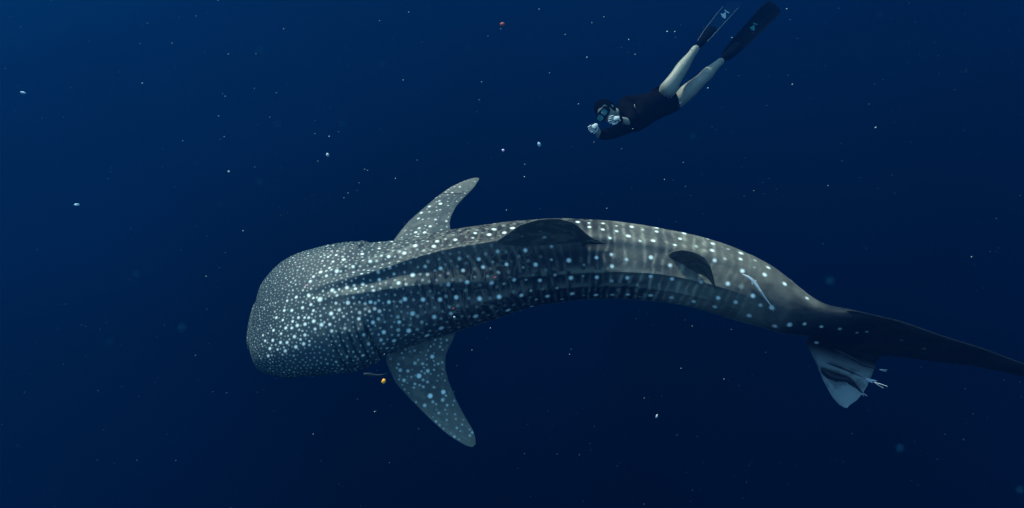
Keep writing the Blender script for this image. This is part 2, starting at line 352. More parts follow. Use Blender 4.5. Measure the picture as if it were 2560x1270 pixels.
# ------- fins: lens-shaped blades between a leading and a trailing edge
def curve(pts, n):
    pts = np.array(pts, float); s = np.r_[0, np.cumsum(np.linalg.norm(np.diff(pts, axis=0), axis=1))]
    q = np.linspace(0, s[-1], n)
    if len(pts) < 3: return np.stack([np.interp(q, s, pts[:, k]) for k in range(pts.shape[1])], 1)
    # monotone-ish: average of linear and spline
    return .6*np.stack([np.interp(q, s, pts[:, k]) for k in range(pts.shape[1])], 1)+.4*spline(s, pts, q)
def fin(name, lead, trail, unproj, normal, thick, mat, parent, org, nu=170, nv=90, bend=None, spots=(), spot_px=None, root=0.0,
        attrs_fn=None, label=None, ragged=0.0):
    Lc = curve(lead, nu); Tc = curve(trail, nu); v = (1-np.cos(np.linspace(0, math.pi, nv)))/2
    px = Lc[:, None, :]*(1-v[None, :, None])+Tc[:, None, :]*v[None, :, None]
    if ragged:
        rg = (vnoise((nu, 1), (26, 1), 8)-.5)*2*ragged; px = px+(Tc-Lc)[:, None, :]/100*rg[..., None]*(v[None, :, None]**6)
    G = np.array([[unproj(*q) for q in row] for row in px])
    uu = np.linspace(0, 1, nu)[:, None]; prof = np.sqrt(np.clip(v, 0, 1))*(1-v)**.9*1.9
    tk = thick*(1-uu)**.6*prof[None, :]+.0015
    if root: tk = tk+root*np.exp(-(uu/.10)**2)*prof[None, :]
    n = np.asarray(normal, float)
    if bend is not None: G = G+bend(uu, v[None, :])[..., None]*n
    A = G+n*tk[..., None]; B = G-n*tk[..., None]
    Vv = np.concatenate([A.reshape(-1, 3), B.reshape(-1, 3)]); idA = np.arange(nu*nv).reshape(nu, nv); idB = idA+nu*nv
    qa = np.stack([idA[:-1, :-1], idA[1:, :-1], idA[1:, 1:], idA[:-1, 1:]], -1).reshape(-1, 4)
    qb = np.stack([idB[:-1, :-1], idB[:-1, 1:], idB[1:, 1:], idB[1:, :-1]], -1).reshape(-1, 4)
    def strip(a, b): return np.stack([a[:-1], b[:-1], b[1:], a[1:]], -1)
    q = np.concatenate([qa, qb, strip(idA[:, 0], idB[:, 0]), strip(idB[:, -1], idA[:, -1]), strip(idB[0], idA[0]), strip(idA[-1], idB[-1])])
    X1, Y1 = proj(Vv); sp = np.zeros(len(Vv))
    for (a0, b0, r, s_) in spots:
        k = np.argmin((X1-a0)**2+(Y1-b0)**2); rm = .8*r/(F/np.linalg.norm(CAM-Vv[k])); d = np.linalg.norm(Vv-Vv[k], axis=1)
        sp = np.maximum(sp, s_*(1-sstep(rm*.5, rm*1.5, d)))
    at_ = {'spot': sp, 'bar': np.zeros(len(Vv)), 'pale': np.zeros(len(Vv)), 'back': np.full(len(Vv), .9), 'scar': np.zeros(len(Vv)), 'head': np.full(len(Vv), .75 if name == 'pectoral_fin' else 0.)}
    if attrs_fn: at_.update(attrs_fn(X1, Y1, Vv, at_))
    mt_ = (vnoise((nu, nv), (max(6, nu//9), 14), 61)*.6+vnoise((nu, nv), (max(10, nu//4), 30), 62)*.4); mt_ = np.concatenate([mt_.ravel(), mt_[::-1].ravel()])
    at_['bar'] = np.clip(np.asarray(at_['bar'])+(.02 if name == 'caudal_fin' else .14)*sstep(.45, .75, mt_), 0, 1); at_['back'] = np.asarray(at_['back'])*(.55+.75*mt_ if name != 'caudal_fin' else .6)
    o = new_mesh(name, Vv, q, mat, parent, org, attrs=at_)
    if label: o['label'] = label
    return o, G
def parse(ox, oy, k, txt, r=4.6, v=.9):
    o = []
    for t in txt.split():
        q = t.split(','); o.append((ox+float(q[0])/k, oy+float(q[1])/k, float(q[2]) if len(q) > 2 else r, float(q[3]) if len(q) > 3 else v))
    return o
def fill_spots(lead, trail, existing, n, seed, dmin=11, r=(2.2, 3.6), v=(.25, .6), umax=.93):
    r_ = np.random.RandomState(seed); Lc = curve(lead, 100); Tc = curve(trail, 100); o = list(existing); tries = 0
    while tries < n*20 and len(o) < len(existing)+n:
        tries += 1; u_ = r_.rand()*umax; k = int(u_*99); vv = .05+.9*r_.rand(); p = Lc[k]*(1-vv)+Tc[k]*vv
        if all((p[0]-q[0])**2+(p[1]-q[1])**2 > dmin**2 for q in o): o.append((p[0], p[1], r[0]+(r[1]-r[0])*r_.rand(), v[0]+(v[1]-v[0])*r_.rand()))
    return o

i0 = np.argmin(np.abs(S-1.45)); tan0 = Tn[i0]; near0 = nd[i0]; zz = np.array([0, 0, 1.0])
# near pectoral
dr = math.tan(math.radians(20)); sv = unit(near0-dr*zz); pn = unit(np.cross(tan0, sv)); pn = pn if pn[2] > 0 else -pn
p0 = on_z(1050, 850, -.16)
NL = [(985,800),(962,862),(966,905),(990,958),(1030,1002),(1075,1047),(1120,1086),(1162,1112),(1182,1117),(1190,1110)]
NTr = [(1120,790),(1140,826),(1128,858),(1114,888),(1113,918),(1121,951),(1141,1000),(1165,1045),(1185,1080),(1191,1104)]
near_sp = parse(580, 700, 2.886, '''1443,553,5.5 1340,548,4.5,.6 1375,603,4,.6 1272,575,4,.5 1318,600,5,.5 1415,655,5,.7 1350,690,6.5,1 1268,655,4.5,.6 1213,650,5,.6 1493,640,5,.6
 1457,740,6.5,.9 1410,735,4,.5 1380,720,4,.5 1243,725,5,.6 1275,775,4,.6 1380,770,4,.5 1430,835,6.5,1 1480,810,5,.7 1525,808,6,.9 1310,810,4,.6 1355,855,5,.6 1390,905,5,.6
 1450,880,4,.5 1512,915,6,.9 1520,865,5,.6 1450,960,5,.6 1490,960,4,.5 1580,1000,6,.9 1515,1010,4.5,.6 1610,940,4.5,.6 1620,1100,4.5,.5 1560,1060,4.5,.5 1187,520,4.5,.6 1137,515,4.5,.6
 1190,580,4.5,.5 1150,625,4.5,.5 1550,435,4,.4 1500,480,4,.4''')
def pec_attr(X1, Y1, Vv, A):
    return {'bar': .14+.28*sstep(960, 1100, Y1)}
fin('pectoral_fin', NL, NTr, lambda x, y: on_plane(x, y, p0, pn), pn, .034, SKIN, shark, ORG, nu=260, nv=130,
    bend=lambda uu, v: -.05*uu**2-.02*np.sin(v*3.1)*uu, spots=fill_spots(NL, NTr, near_sp, 330, 5, dmin=9.5, r=(2.2, 3.8), v=(.2, .6)), root=.02, attrs_fn=pec_attr)
# far pectoral
sv2 = unit(-near0-math.tan(math.radians(14))*zz); pn2 = unit(np.cross(tan0, sv2)); pn2 = pn2 if pn2[2] > 0 else -pn2
p02 = on_z(1060, 590, -.12)
FL = [(965,640),(978,612),(992,590),(1022,553),(1060,518),(1095,487),(1130,462),(1162,446),(1188,438),(1196,438)]
FT = [(1132,620),(1128,596),(1126,575),(1124,556),(1128,538),(1140,514),(1160,490),(1184,463),(1194,446),(1197,441)]
far_sp = parse(580, 400, 3.528, '''1812,603,6.5,1 1705,535,6.5,1 1765,465,5.5,.9 1880,495,5.5,.9 1747,583,4.5,.8 1620,637,4.5,.9 1700,640,5 1562,603,4.5 1615,572,4.5 1838,385,5 1830,472,4
 1925,380,4,.7 1740,410,4.5,.8 1670,465,4.5,.8 1880,410,4,.7 1830,360,3.5,.6 1950,335,4,.6 1645,515,4,.7 1795,525,4,.6 1650,600,4,.7 2010,237,3.5,.6 1940,290,4,.7 1890,540,4,.6''')
def far_attr(X1, Y1, Vv, A):
    ln = np.abs(Y1-(483.5+(X1-1095)*.012-np.where(X1 < 1108, (1108-X1)*.0-(1108-X1)*.14, 0)))
    return {'scar': (1-sstep(.7, 2.0, ln))*(X1 > 1094)*(X1 < 1154), 'bar': .03+.22*(1-sstep(450, 500, Y1))}
fin('pectoral_fin', FL, FT, lambda x, y: on_plane(x, y, p02, pn2), pn2, .030, SKIN, shark, ORG, nu=240, nv=120,
    bend=lambda uu, v: -.03*uu**2, spots=fill_spots(FL, FT, far_sp, 160, 6, dmin=7.5, r=(1.8, 3), v=(.25, .6)), root=.02, attrs_fn=far_attr, label='pectoral fin with a dark line across it')
# first dorsal
mA, _, _, ia = midline(1235); mB, _, nB, ib = midline(1500)
ax1 = unit(mB-mA); dn = unit(np.cross(ax1, zz)); dn = dn if np.dot(dn, nd[ia]) > 0 else -dn      # towards the near flank
DL = [(1205,655),(1214,632),(1240,603),(1268,583),(1300,559),(1345,542),(1392,536),(1425,541)]
DT = [(1405,650),(1412,624),(1470,609),(1500,606),(1513,604),(1482,591),(1462,573),(1440,550)]
dor_sp = parse(1200, 520, 6.35, '1285,345,5.5,.6 975,280,5,.35 1020,465,6,.6 1370,465,6,.45 1490,355,4,.2 670,450,4,.2 960,370,4,.15 860,450,4,.12')
def sharp_T(pts, n):
    pts = np.array(pts, float); s = np.r_[0, np.cumsum(np.linalg.norm(np.diff(pts, axis=0), axis=1))]; q = np.linspace(0, s[-1], n)
    return np.stack([np.interp(q, s, pts[:, k]) for k in range(2)], 1)
DTd = sharp_T(DT, 60)
def dun(x, y):          # upright blade; its free rear tip lies on the back
    p = on_plane(x, y, mA, dn)
    if x > 1455 and y < 612:
        i, j = pick(x, y); q = P[i, j]+NR[i, j]*.012
        if np.linalg.norm(p-CAM) > np.linalg.norm(q-CAM): p = q
    return p
fin('dorsal_fin', DL, DTd, dun, dn, .028, SKIN, shark, ORG, nu=150, nv=110,
    spots=dor_sp, root=.03, bend=lambda uu, v: .05*uu**2, attrs_fn=lambda X1, Y1, Vv, A: {'back': np.full(len(Vv), .50), 'bar': np.full(len(Vv), .05)}, ragged=.9)
# second dorsal, flopped over towards the near flank
mC = surf(1680, 640)[0]; mD = surf(1776, 700)[0]; mD = mD*1.0; ax2 = mD-mC; ax2[2] = 0; ax2 = unit(ax2)
d2n = unit(np.cross(ax2, zz)); d2n = d2n if np.dot(d2n, nd[ia]) > 0 else -d2n
SL = [(1668,636),(1682,628),(1705,624),(1735,628),(1762,641),(1779,662),(1789,690),(1796,714)]
STt = [(1690,672),(1722,680),(1748,682),(1764,686),(1776,694),(1786,704),(1792,712),(1797,718)]
fin('second_dorsal_fin', SL, STt, lambda x, y: on_plane(x, y, mC, d2n), d2n, .016, SKIN, shark, ORG, nu=90, nv=60,
    root=.012, bend=lambda uu, v: .04*uu**2+0*v, attrs_fn=lambda X1, Y1, Vv, A: {'back': np.full(len(Vv), .45), 'bar': np.full(len(Vv), .04)})
# caudal fin: upright blade in line with the tail, seen from its left face
cb = Cc[-4]; ct = unit(Cc[-4]-Cc[-44]); cn = unit(np.cross(ct, zz)); cn = cn if np.dot(cn, CAM-cb) > 0 else -cn
CL = [(2118,1013),(2108,1014),(2096,1008),(2080,990),(2057,948),(2034,894),(2016,852),(2040,826),(2066,806),(2090,788),(2124,776),(2165,783),(2250,803),(2350,838),(2450,869),(2560,910),(2660,955),(2745,1005)]
CT = [(2120,1013),(2130,1008),(2142,1000),(2157,982),(2168,964),(2177,944),(2188,914),(2193,898),(2205,890),(2235,890),(2262,893),(2300,898),(2350,905),(2430,914),(2520,932),(2620,960),(2700,992),(2748,1007)]
cau_sp = parse(1960, 700, 3.735, '305,585,5,.8 425,697,5,.8 350,437,4.5,.8 520,455,4.5,.5 680,490,3.5,.45 775,485,3.5,.45 500,530,6,.18 560,705,3.5,.3 445,630,3.5,.3 1310,640,4,.15 930,525,3.5,.15 1100,560,3.5,.15')
def cau_attr(X1, Y1, Vv, A):
    low = sstep(850, 905, Y1-(X1-2010)*.30)     # pale lower lobe
    return {'scar': .45*low*sstep(.55, .8, np.concatenate([vnoise((420, 90), (60, 12), 71).ravel()]*2))*(1-sstep(960, 990, Y1)), 'pale': low*(.5+.35*sstep(900, 1000, Y1)), 'back': .06+.0*X1, 'bar': np.clip(.1*low, 0, 1)}
fin('caudal_fin', CL, CT, lambda x, y: on_plane(x, y, cb, cn), cn, .030, SKIN, shark, ORG, nu=420, nv=90,
    spots=cau_sp, attrs_fn=cau_attr)
# small eyes at the corners of the head
eyem = mat_basic('shark_eye', (0.01, 0.01, 0.012), .15, .6)
def ico(name, c, r, mat, parent=None, org=None, sub=2, sq=(1, 1, 1), rot=None):
    import bmesh
    bm = bmesh.new(); bmesh.ops.create_icosphere(bm, subdivisions=sub, radius=1)
    R = Matrix.Identity(3) if rot is None else rot
    Vv = [np.array(R@Vector((v.co.x*sq[0]*r, v.co.y*sq[1]*r, v.co.z*sq[2]*r)))+np.array(c) for v in bm.verts]
    fs = [[v.index for v in f_.verts] for f_ in bm.faces]; bm.free()
    return new_mesh(name, Vv, fs, mat, parent, c if org is None else org)
for sgn in (1, -1):
    i = np.argmin(np.abs(S-.26)); j = np.argmin(np.abs(th-sgn*1.72)); ico('eye', P[i, j]-NR[i, j]*.008, .022, eyem, shark, ORG)

# ------------------------------------------------------------------ remoras and small fish
remw = mat_basic('silver_fish_skin', (0.32, 0.36, 0.38), .35, .5, .25, 60)
remd = mat_basic('dark_fish_skin', (0.012, 0.014, 0.02), .5, .3, .3, 60)
finw = mat_basic('white_fin_tip', (0.85, 0.88, 0.86), .5, .3)
def fish(name, path, rad_, nrm, mat, label, cat, group=None, tail=None, dors=True, flat=.75, tailmat=None, pect=True, fork=.5, tw=.24):
    path = np.array(path, float); n = 34; s = np.r_[0, np.cumsum(np.linalg.norm(np.diff(path, axis=0), axis=1))]
    q = np.linspace(0, s[-1], n); c = spline(s, path, q) if len(path) > 2 else np.stack([np.interp(q, s, path[:, k]) for k in range(3)], 1)
    t = np.gradient(c, axis=0); t /= np.linalg.norm(t, axis=1)[:, None]; u_ = q/s[-1]
    r = rad_*np.interp(u_, [0, .03, .10, .22, .38, .6, .8, .93, 1], [.06, .42, .78, 1, .95, .62, .36, .20, .16])
    side = np.cross(t, nrm); side /= np.linalg.norm(side, axis=1)[:, None]; up_ = np.cross(side, t)
    m = 16; an = np.linspace(0, 2*math.pi, m, endpoint=False)
    Vv = (c[:, None]+r[:, None, None]*(np.cos(an)[None, :, None]*side[:, None]+flat*np.sin(an)[None, :, None]*up_[:, None])).reshape(-1, 3)
    idx = np.arange(n*m).reshape(n, m); fs = []
    for a_ in range(n-1):
        for b_ in range(m): fs.append([idx[a_, b_], idx[a_, (b_+1) % m], idx[a_+1, (b_+1) % m], idx[a_+1, b_]])
    fs.append(list(idx[0][::-1])); fs.append(list(idx[-1]))
    root = thing(name, label, cat, c[n//2], group); org = c[n//2]
    new_mesh('body', Vv, fs, mat, root, org)
    def blade(nm, outline, th_, mt, nvec):
        o = np.array(outline); k = len(o); A = o+nvec*th_; B = o-nvec*th_; V2 = np.concatenate([A, B])
        f2 = [list(range(k)), list(range(2*k-1, k-1, -1))]+[[i_, i_+k, (i_+1) % k+k, (i_+1) % k] for i_ in range(k)]
        ob = new_mesh(nm, V2, f2, mt, root, org, smooth=False); return ob
    e = c[-1]; te = t[-1]; sd = side[-1]; tl = tail if tail else rad_*2.2
    hw = tl*tw
    o_ = [e-te*tl*.25-sd*r[-1]*.6, e+te*tl*.4-sd*hw*.75, e+te*tl-sd*hw, e+te*tl*(1-fork)-sd*hw*.35, e+te*tl*(1-fork*1.15), e+te*tl*(1-fork)+sd*hw*.35, e+te*tl+sd*hw, e+te*tl*.4+sd*hw*.75, e-te*tl*.25+sd*r[-1]*.6]
    blade('tail_fin', o_, .0012, tailmat or mat, up_[-1])
    if pect:
        k = 9
        for sg in (1, -1):
            b = c[k]+side[k]*sg*r[k]*.85; blade('pectoral_fin', [b-t[k]*rad_*.5, b+side[k]*sg*rad_*.9+t[k]*rad_*1.3, b+side[k]*sg*rad_*.5+t[k]*rad_*1.6, b+t[k]*rad_*.5], .0012, mat, up_[k])
    if dors:
        k = 20; b = c[k]+up_[k]*r[k]*flat*.8
        blade('dorsal_fin', [b-t[k]*rad_*2, b-t[k]*rad_*1.0+up_[k]*rad_*.6, b+t[k]*rad_*2.2+up_[k]*rad_*.25, b+t[k]*rad_*3-up_[k]*r[k]*.3], .001, mat, side[k])
    return root
pth = []
for (x_, y_) in ((1854,691),(1874,702),(1893,723),(1912,747),(1926,764)):
    q, nr = surf(x_, y_, .035); pth.append(q)
_, nrf = surf(1890, 715)
fish('remora', pth, .0125, nrf, remw, 'slender silver remora riding on the whale shark\'s rear flank behind the second dorsal fin', 'remora', tail=.035)
def cp(x_, y_, off): return on_plane(x_, y_, cb, cn)+cn*off
G1 = 'dark fish with pale tails following the tail fin'
fish('pilot_fish', [cp(2086,858,.05), cp(2130,875,.07), cp(2165,888,.09), cp(2200,897,.09)], .016, cn, remd, 'thin dark fish uppermost beside the tail fin, small white tail tip', 'fish', G1, tail=.045, tailmat=finw, fork=.7)
fish('pilot_fish', [cp(2068,893,.05), cp(2105,903,.06), cp(2140,918,.06), cp(2168,930,.06)], .0095, cn, remd, 'faint thin dark fish on the lower tail lobe with the brightest white tail', 'fish', G1, tail=.062, tailmat=finw, fork=.25, tw=.38)
fish('pilot_fish', [cp(2054,906,.05), cp(2082,924,.06), cp(2112,930,.06), cp(2136,948,.05), cp(2156,968,.05)], .036, cn, remd, 'thick curved black fish lowest on the pale tail lobe', 'fish', G1, tail=.05, tailmat=finw, fork=.7)
fish('pilot_fish', [cp(2128,902,-.06), cp(2150,930,-.06), cp(2166,953,-.05), cp(2180,964,-.04), cp(2190,969,-.04)], .009, cn, remw, 'pale slender fish with a long forked white tail behind the lower lobe', 'fish', G1, tail=.085, tailmat=finw, fork=.85)
fish('remora', [at(908,935,5.6), at(925,936,5.62), at(945,938,5.64), at(962,935,5.66)], .012, unit(CAM-at(935,935,5.6)), mat_basic('grey_fish_skin', (.035,.05,.06), .5, .3, .2, 50), 'faint grey fish under the gills beside the near pectoral fin', 'remora', tail=.03)

# ------------------------------------------------------------------ freediver
human = mat_basic('pale_skin', (0.19, 0.20, 0.165), .55, .3, .05, 14)
black = mat_basic('black_neoprene', (0.003, 0.0035, 0.005), .85, 0, .3, 25)
blackr = mat_basic('black_rubber', (0.002, 0.0035, 0.006), .7, 0)
glove = mat_basic('pale_ribbed_glove', (0.36, 0.42, 0.42), .6, .2, .15, 120)
dark = mat_basic('dark_hair', (0.0015, 0.002, 0.003), .8, 0, .3, 60)
lensm = mat_basic('mask_lens', (0.05, 0.22, 0.24), .1, .6)
clearb = mat_basic('clear_fin_blade', (0.02, 0.10, 0.12), .3, 0, alpha=.012)
railm = mat_basic('fin_rail', (0.012, 0.05, 0.07), .4, .4)
emb = mat_basic('white_emblem', (0.4, 0.5, 0.52), .5, .2)
embt = mat_basic('teal_emblem', (0.02, 0.16, 0.17), .5, .2)
DZ = 6.9
dorg = at(1610, 270, DZ)
diver = thing('person', 'freediver in black top and shorts, bare legs and long fins, diving towards the lower left', 'person', dorg)
def skinmesh(name, chains, mat, parent, sub=2):
    verts = []; edges = []; rad_ = []
    for ch, attach in chains:
        prev = attach
        for p, r in ch:
            verts.append(tuple(np.asarray(p)-dorg)); rad_.append(r if isinstance(r, tuple) else (r, r))
            if prev is not None: edges.append((prev, len(verts)-1))
            prev = len(verts)-1
    me = bpy.data.meshes.new(name); me.from_pydata(verts, edges, []); o = bpy.data.objects.new(name, me); COL.objects.link(o)
    md = o.modifiers.new('skin', 'SKIN'); sv_ = me.skin_vertices[0].data
    for i_, r in enumerate(rad_): sv_[i_].radius = r; sv_[i_].use_root = (i_ == 0)
    md.use_smooth_shade = True
    sb = o.modifiers.new('sub', 'SUBSURF'); sb.levels = sub; sb.render_levels = sub
    dg = bpy.context.evaluated_depsgraph_get(); me2 = bpy.data.meshes.new_from_object(o.evaluated_get(dg)); me2.name = name
    bpy.data.objects.remove(o); me2.materials.clear(); me2.materials.append(mat)
    me2.polygons.foreach_set('use_smooth', np.full(len(me2.polygons), True))
    o = bpy.data.objects.new(name, me2); COL.objects.link(o); o.parent = parent; return o
pel = at(1668, 250, DZ+.02); kn1 = at(1672, 222, DZ-.16); kn2 = at(1744, 208, DZ-.02)
hip1 = at(1664, 240, DZ+.08); hip2 = at(1686, 258, DZ+.04)
# body: pelvis, spine, neck, arms under the sleeves; two bare legs
chs = [([(pel, .12), (at(1640,262,DZ), .12), (at(1600,278,DZ), .13), (at(1570,288,DZ), .13), (at(1545,285,DZ-.02), .06), (at(1526,281,DZ-.06), .055)], None),
       ([(hip1, .085), (at(1668,226,DZ-.08), .092), (kn1, .094), (at(1688,196,DZ-.14), .070), (at(1706,168,DZ-.1), .068), (at(1727,139,DZ-.05), .043), (at(1738,123,DZ-.02), .041), (at(1744,117,DZ), .034)], 0),
       ([(hip2, .088), (at(1712,235,DZ), .090), (kn2, .070), (at(1757,196,DZ+.02), .060), (at(1767,186,DZ+.02), .070), (at(1777,176,DZ+.05), .057), (at(1792,162,DZ+.08), .042), (at(1801,154,DZ+.1), .040), (at(1807,150,DZ+.12), .032)], 0),
       ([(at(1560,318,DZ-.05), .06), (at(1530,334,DZ-.10), .048), (at(1500,340,DZ-.14), .042), (at(1492,326,DZ-.2), .034), (at(1489,318,DZ-.22), .028)], 3),
       ([(at(1562,276,DZ-.02), .036), (at(1582,290,DZ-.14), .044), (at(1575,306,DZ-.26), .040), (at(1556,300,DZ-.30), .032), (at(1551,297,DZ-.31), .027)], 3)]
skinmesh('body', chs, human, diver)
skinmesh('wetsuit_top', [([(pel, .155), (at(1640,262,DZ), .15), (at(1605,278,DZ), .165), (at(1572,290,DZ), .165), (at(1550,287,DZ-.01), .085)], None),
       ([(at(1566,318,DZ-.05), .08), (at(1530,333,DZ-.10), .062), (at(1502,338,DZ-.14), .055), (at(1494,328,DZ-.19), .042)], 3),
       ([(at(1558,268,DZ-.02), .105), (at(1580,288,DZ-.14), .07), (at(1577,304,DZ-.25), .052), (at(1561,302,DZ-.29), .042)], 3)], black, diver)
skinmesh('shorts', [([(at(1645,260,DZ), .157), (pel, .168)], None), ([(at(1664,238,DZ+.02), .115), (at(1666,231,DZ-.03), .10)], 1), ([(at(1688,250,DZ+.03), .118), (at(1695,246,DZ+.02), .105)], 1)], black, diver)
# head: skull, jaw, nose, facing the camera and a little down-left
hc = at(1516, 279, DZ-.06); toward = unit(CAM-hc); fdir = unit(toward*.75-RT*.25-UP*.35); crown = unit(UP*.55-RT*.65+FW*.1)
crown = unit(crown-np.dot(crown, fdir)*fdir); hside = np.cross(crown, fdir)
def hp(a_, b_, c_): return hc+hside*a_+crown*b_+fdir*c_
def blob(name, c, rx, ry, rz, mat, parent, nose=False, cut=None, pw=2.0, org=None):
    n, m = 26, 34; V2 = []; org = dorg if org is None else org
    for i_ in range(n+1):
        a_ = math.pi*i_/n
        for k_ in range(m):
            b_ = 2*math.pi*k_/m; x_ = math.sin(a_)*math.cos(b_); y_ = math.cos(a_); z_ = math.sin(a_)*math.sin(b_)
            if nose:
                wdn = 1-.22*max(0, -y_-.1); x_ *= wdn; z_ *= 1-.1*max(0, -y_)
                if z_ > 0:
                    z_ += .20*math.exp(-((x_)/.14)**2-((y_+.12)/.20)**2)*1.0
                    z_ -= .10*math.exp(-((abs(x_)-.36)/.16)**2-((y_-.08)/.12)**2)
                    z_ += .06*math.exp(-(x_/.26)**2-((y_+.50)/.08)**2)-.05*math.exp(-(x_/.24)**2-((y_+.42)/.03)**2)
                    z_ += .05*math.exp(-(x_/.2)**2-((y_+.8)/.12)**2)
            V2.append(c+hside*x_*rx+crown*y_*ry+fdir*z_*rz)
    idx = np.arange((n+1)*m).reshape(n+1, m); f2 = []
    for i_ in range(n):
        for k_ in range(m):
            q = [idx[i_, k_], idx[i_, (k_+1) % m], idx[i_+1, (k_+1) % m], idx[i_+1, k_]]
            if cut and cut(np.mean([V2[z] for z in q], axis=0)): continue
            f2.append(q)
    return new_mesh(name, V2, f2, mat, parent, org)
head = blob('head', hc, .080, .118, .098, human, diver, nose=True)
for sg in (1, -1): blob('ear', hp(sg*.082, -.005, -.005), .010, .030, .018, human, diver)
blob('hair', hp(0, .022, -.022), .094, .120, .108, dark, diver, cut=lambda p: np.dot(p-hc, fdir) > .028 and np.dot(p-hc, crown) < .062)
# mask: frame ring, two lenses, skirt and strap
def slab(name, pts, d, th_, mat, parent, org=dorg, smooth=False):
    o = np.array(pts); k = len(o); V2 = np.concatenate([o+d*th_, o-d*th_])
    f2 = [list(range(k)), list(range(2*k-1, k-1, -1))]+[[i_, i_+k, (i_+1) % k+k, (i_+1) % k] for i_ in range(k)]
    return new_mesh(name, V2, f2, mat, parent, org, smooth=smooth)
def rrect(cx, cy, w_, h_, z_, n=20, p=3.2):
    return [hp(cx+w_*spow(np.cos(t_), 2/p), cy+h_*spow(np.sin(t_), 2/p), z_) for t_ in np.linspace(0, 2*math.pi, n, endpoint=False)]
mask = slab('dive_mask', rrect(0, .012, .080, .046, .085), fdir, .028, blackr, diver)
for sg in (1, -1): slab('lens', rrect(sg*.038, .014, .031, .030, .1145), fdir, .003, lensm, mask)
bandp = []
for t_ in np.linspace(.15, 2*math.pi-.15, 40):
    bandp.append((hp(.099*math.sin(t_), .012, .112*math.cos(t_)-.006)))
bp = np.array(bandp); V2 = np.concatenate([bp+crown*.013, bp-crown*.013, bp*1+crown*.013+(bp-hc)*.05, bp-crown*.013+(bp-hc)*.05]); k = len(bp)
f2 = []
for i_ in range(k-1): f2 += [[i_, i_+1, k+i_+1, k+i_], [2*k+i_, 3*k+i_, 3*k+i_+1, 2*k+i_+1], [i_, 2*k+i_, 2*k+i_+1, i_+1], [k+i_, k+i_+1, 3*k+i_+1, 3*k+i_]]
new_mesh('strap', V2, f2, blackr, mask, dorg)
# hands: palm and five separate fingers
def hand(c, d, wv, sgn=1, curl=.5):
    d = unit(d); wv = unit(wv-np.dot(wv, d)*d); up_ = unit(np.cross(d, wv))*sgn
    chains = [([(c-d*0.0369, (.01968, 0.0164)), (c-d*.0164, (.02952, 0.0164)), (c+d*0.0123, (.0328, 0.01476)), (c+d*0.03116, (.02952, 0.0123))], None)]
    o = skinmesh('glove', chains, glove, diver, sub=2)
    for f_i, (off, ln) in enumerate(((-0.02952, 0.0574), (-0.00984, 0.06724), (.00984, 0.06396), (.0287, 0.05084))):
        b = c+d*0.02788+wv*off; p1 = b+d*ln*.42-up_*0.00328; p2 = p1+unit(d*(1-curl)-up_*curl)*ln*.34; p3 = p2+unit(d*(.6-curl)-up_*1.1*curl)*ln*.28
        skinmesh('finger', [([(b-d*0.00984, 0.00861), (p1, 0.00861), (p2, 0.008036), (p3, 0.006396)], None)], glove, o, sub=1)
    b = c-d*0.00984-wv*0.02788; t1 = b-wv*0.01804+d*0.01804; t2 = t1+d*0.02788-wv*0.00492; t3 = t2+d*0.01804+wv*0.00492
    skinmesh('thumb', [([(b, 0.01148), (t1, 0.01025), (t2, 0.00943), (t3, 0.00738)], None)], glove, o, sub=1)
    return o
h1 = at(1487, 316, DZ-.24); hand(h1, -RT*.75-UP*.55, UP*.8-RT*.5, 1, .55)
h2 = at(1541, 296, DZ-.33); hand(h2, -RT*.95-UP*.18, UP*1.0-RT*.2, -1, .5)
# watch-like dark strap and pale cuff at the second wrist
def ring(name, c, axis, r, w_, mat, parent):
    axis = unit(axis); e1 = unit(np.cross(axis, [0.3, .2, .9])); e2 = np.cross(axis, e1); m = 22; V2 = []
    for (rr_, ww) in ((r, -w_), (r*1.14, -w_), (r*1.14, w_), (r, w_)):
        for t_ in np.linspace(0, 2*math.pi, m, endpoint=False): V2.append(c+axis*ww+rr_*(math.cos(t_)*e1+math.sin(t_)*e2))
    f2 = [[a_*m+b_, a_*m+(b_+1) % m, ((a_+1) % 4)*m+(b_+1) % m, ((a_+1) % 4)*m+b_] for a_ in range(4) for b_ in range(m)]
    return new_mesh(name, V2, f2, mat, parent, dorg)
ring('wrist_strap', at(1552, 298, DZ-.31), RT+UP*.2, .034, .012, blackr, diver)
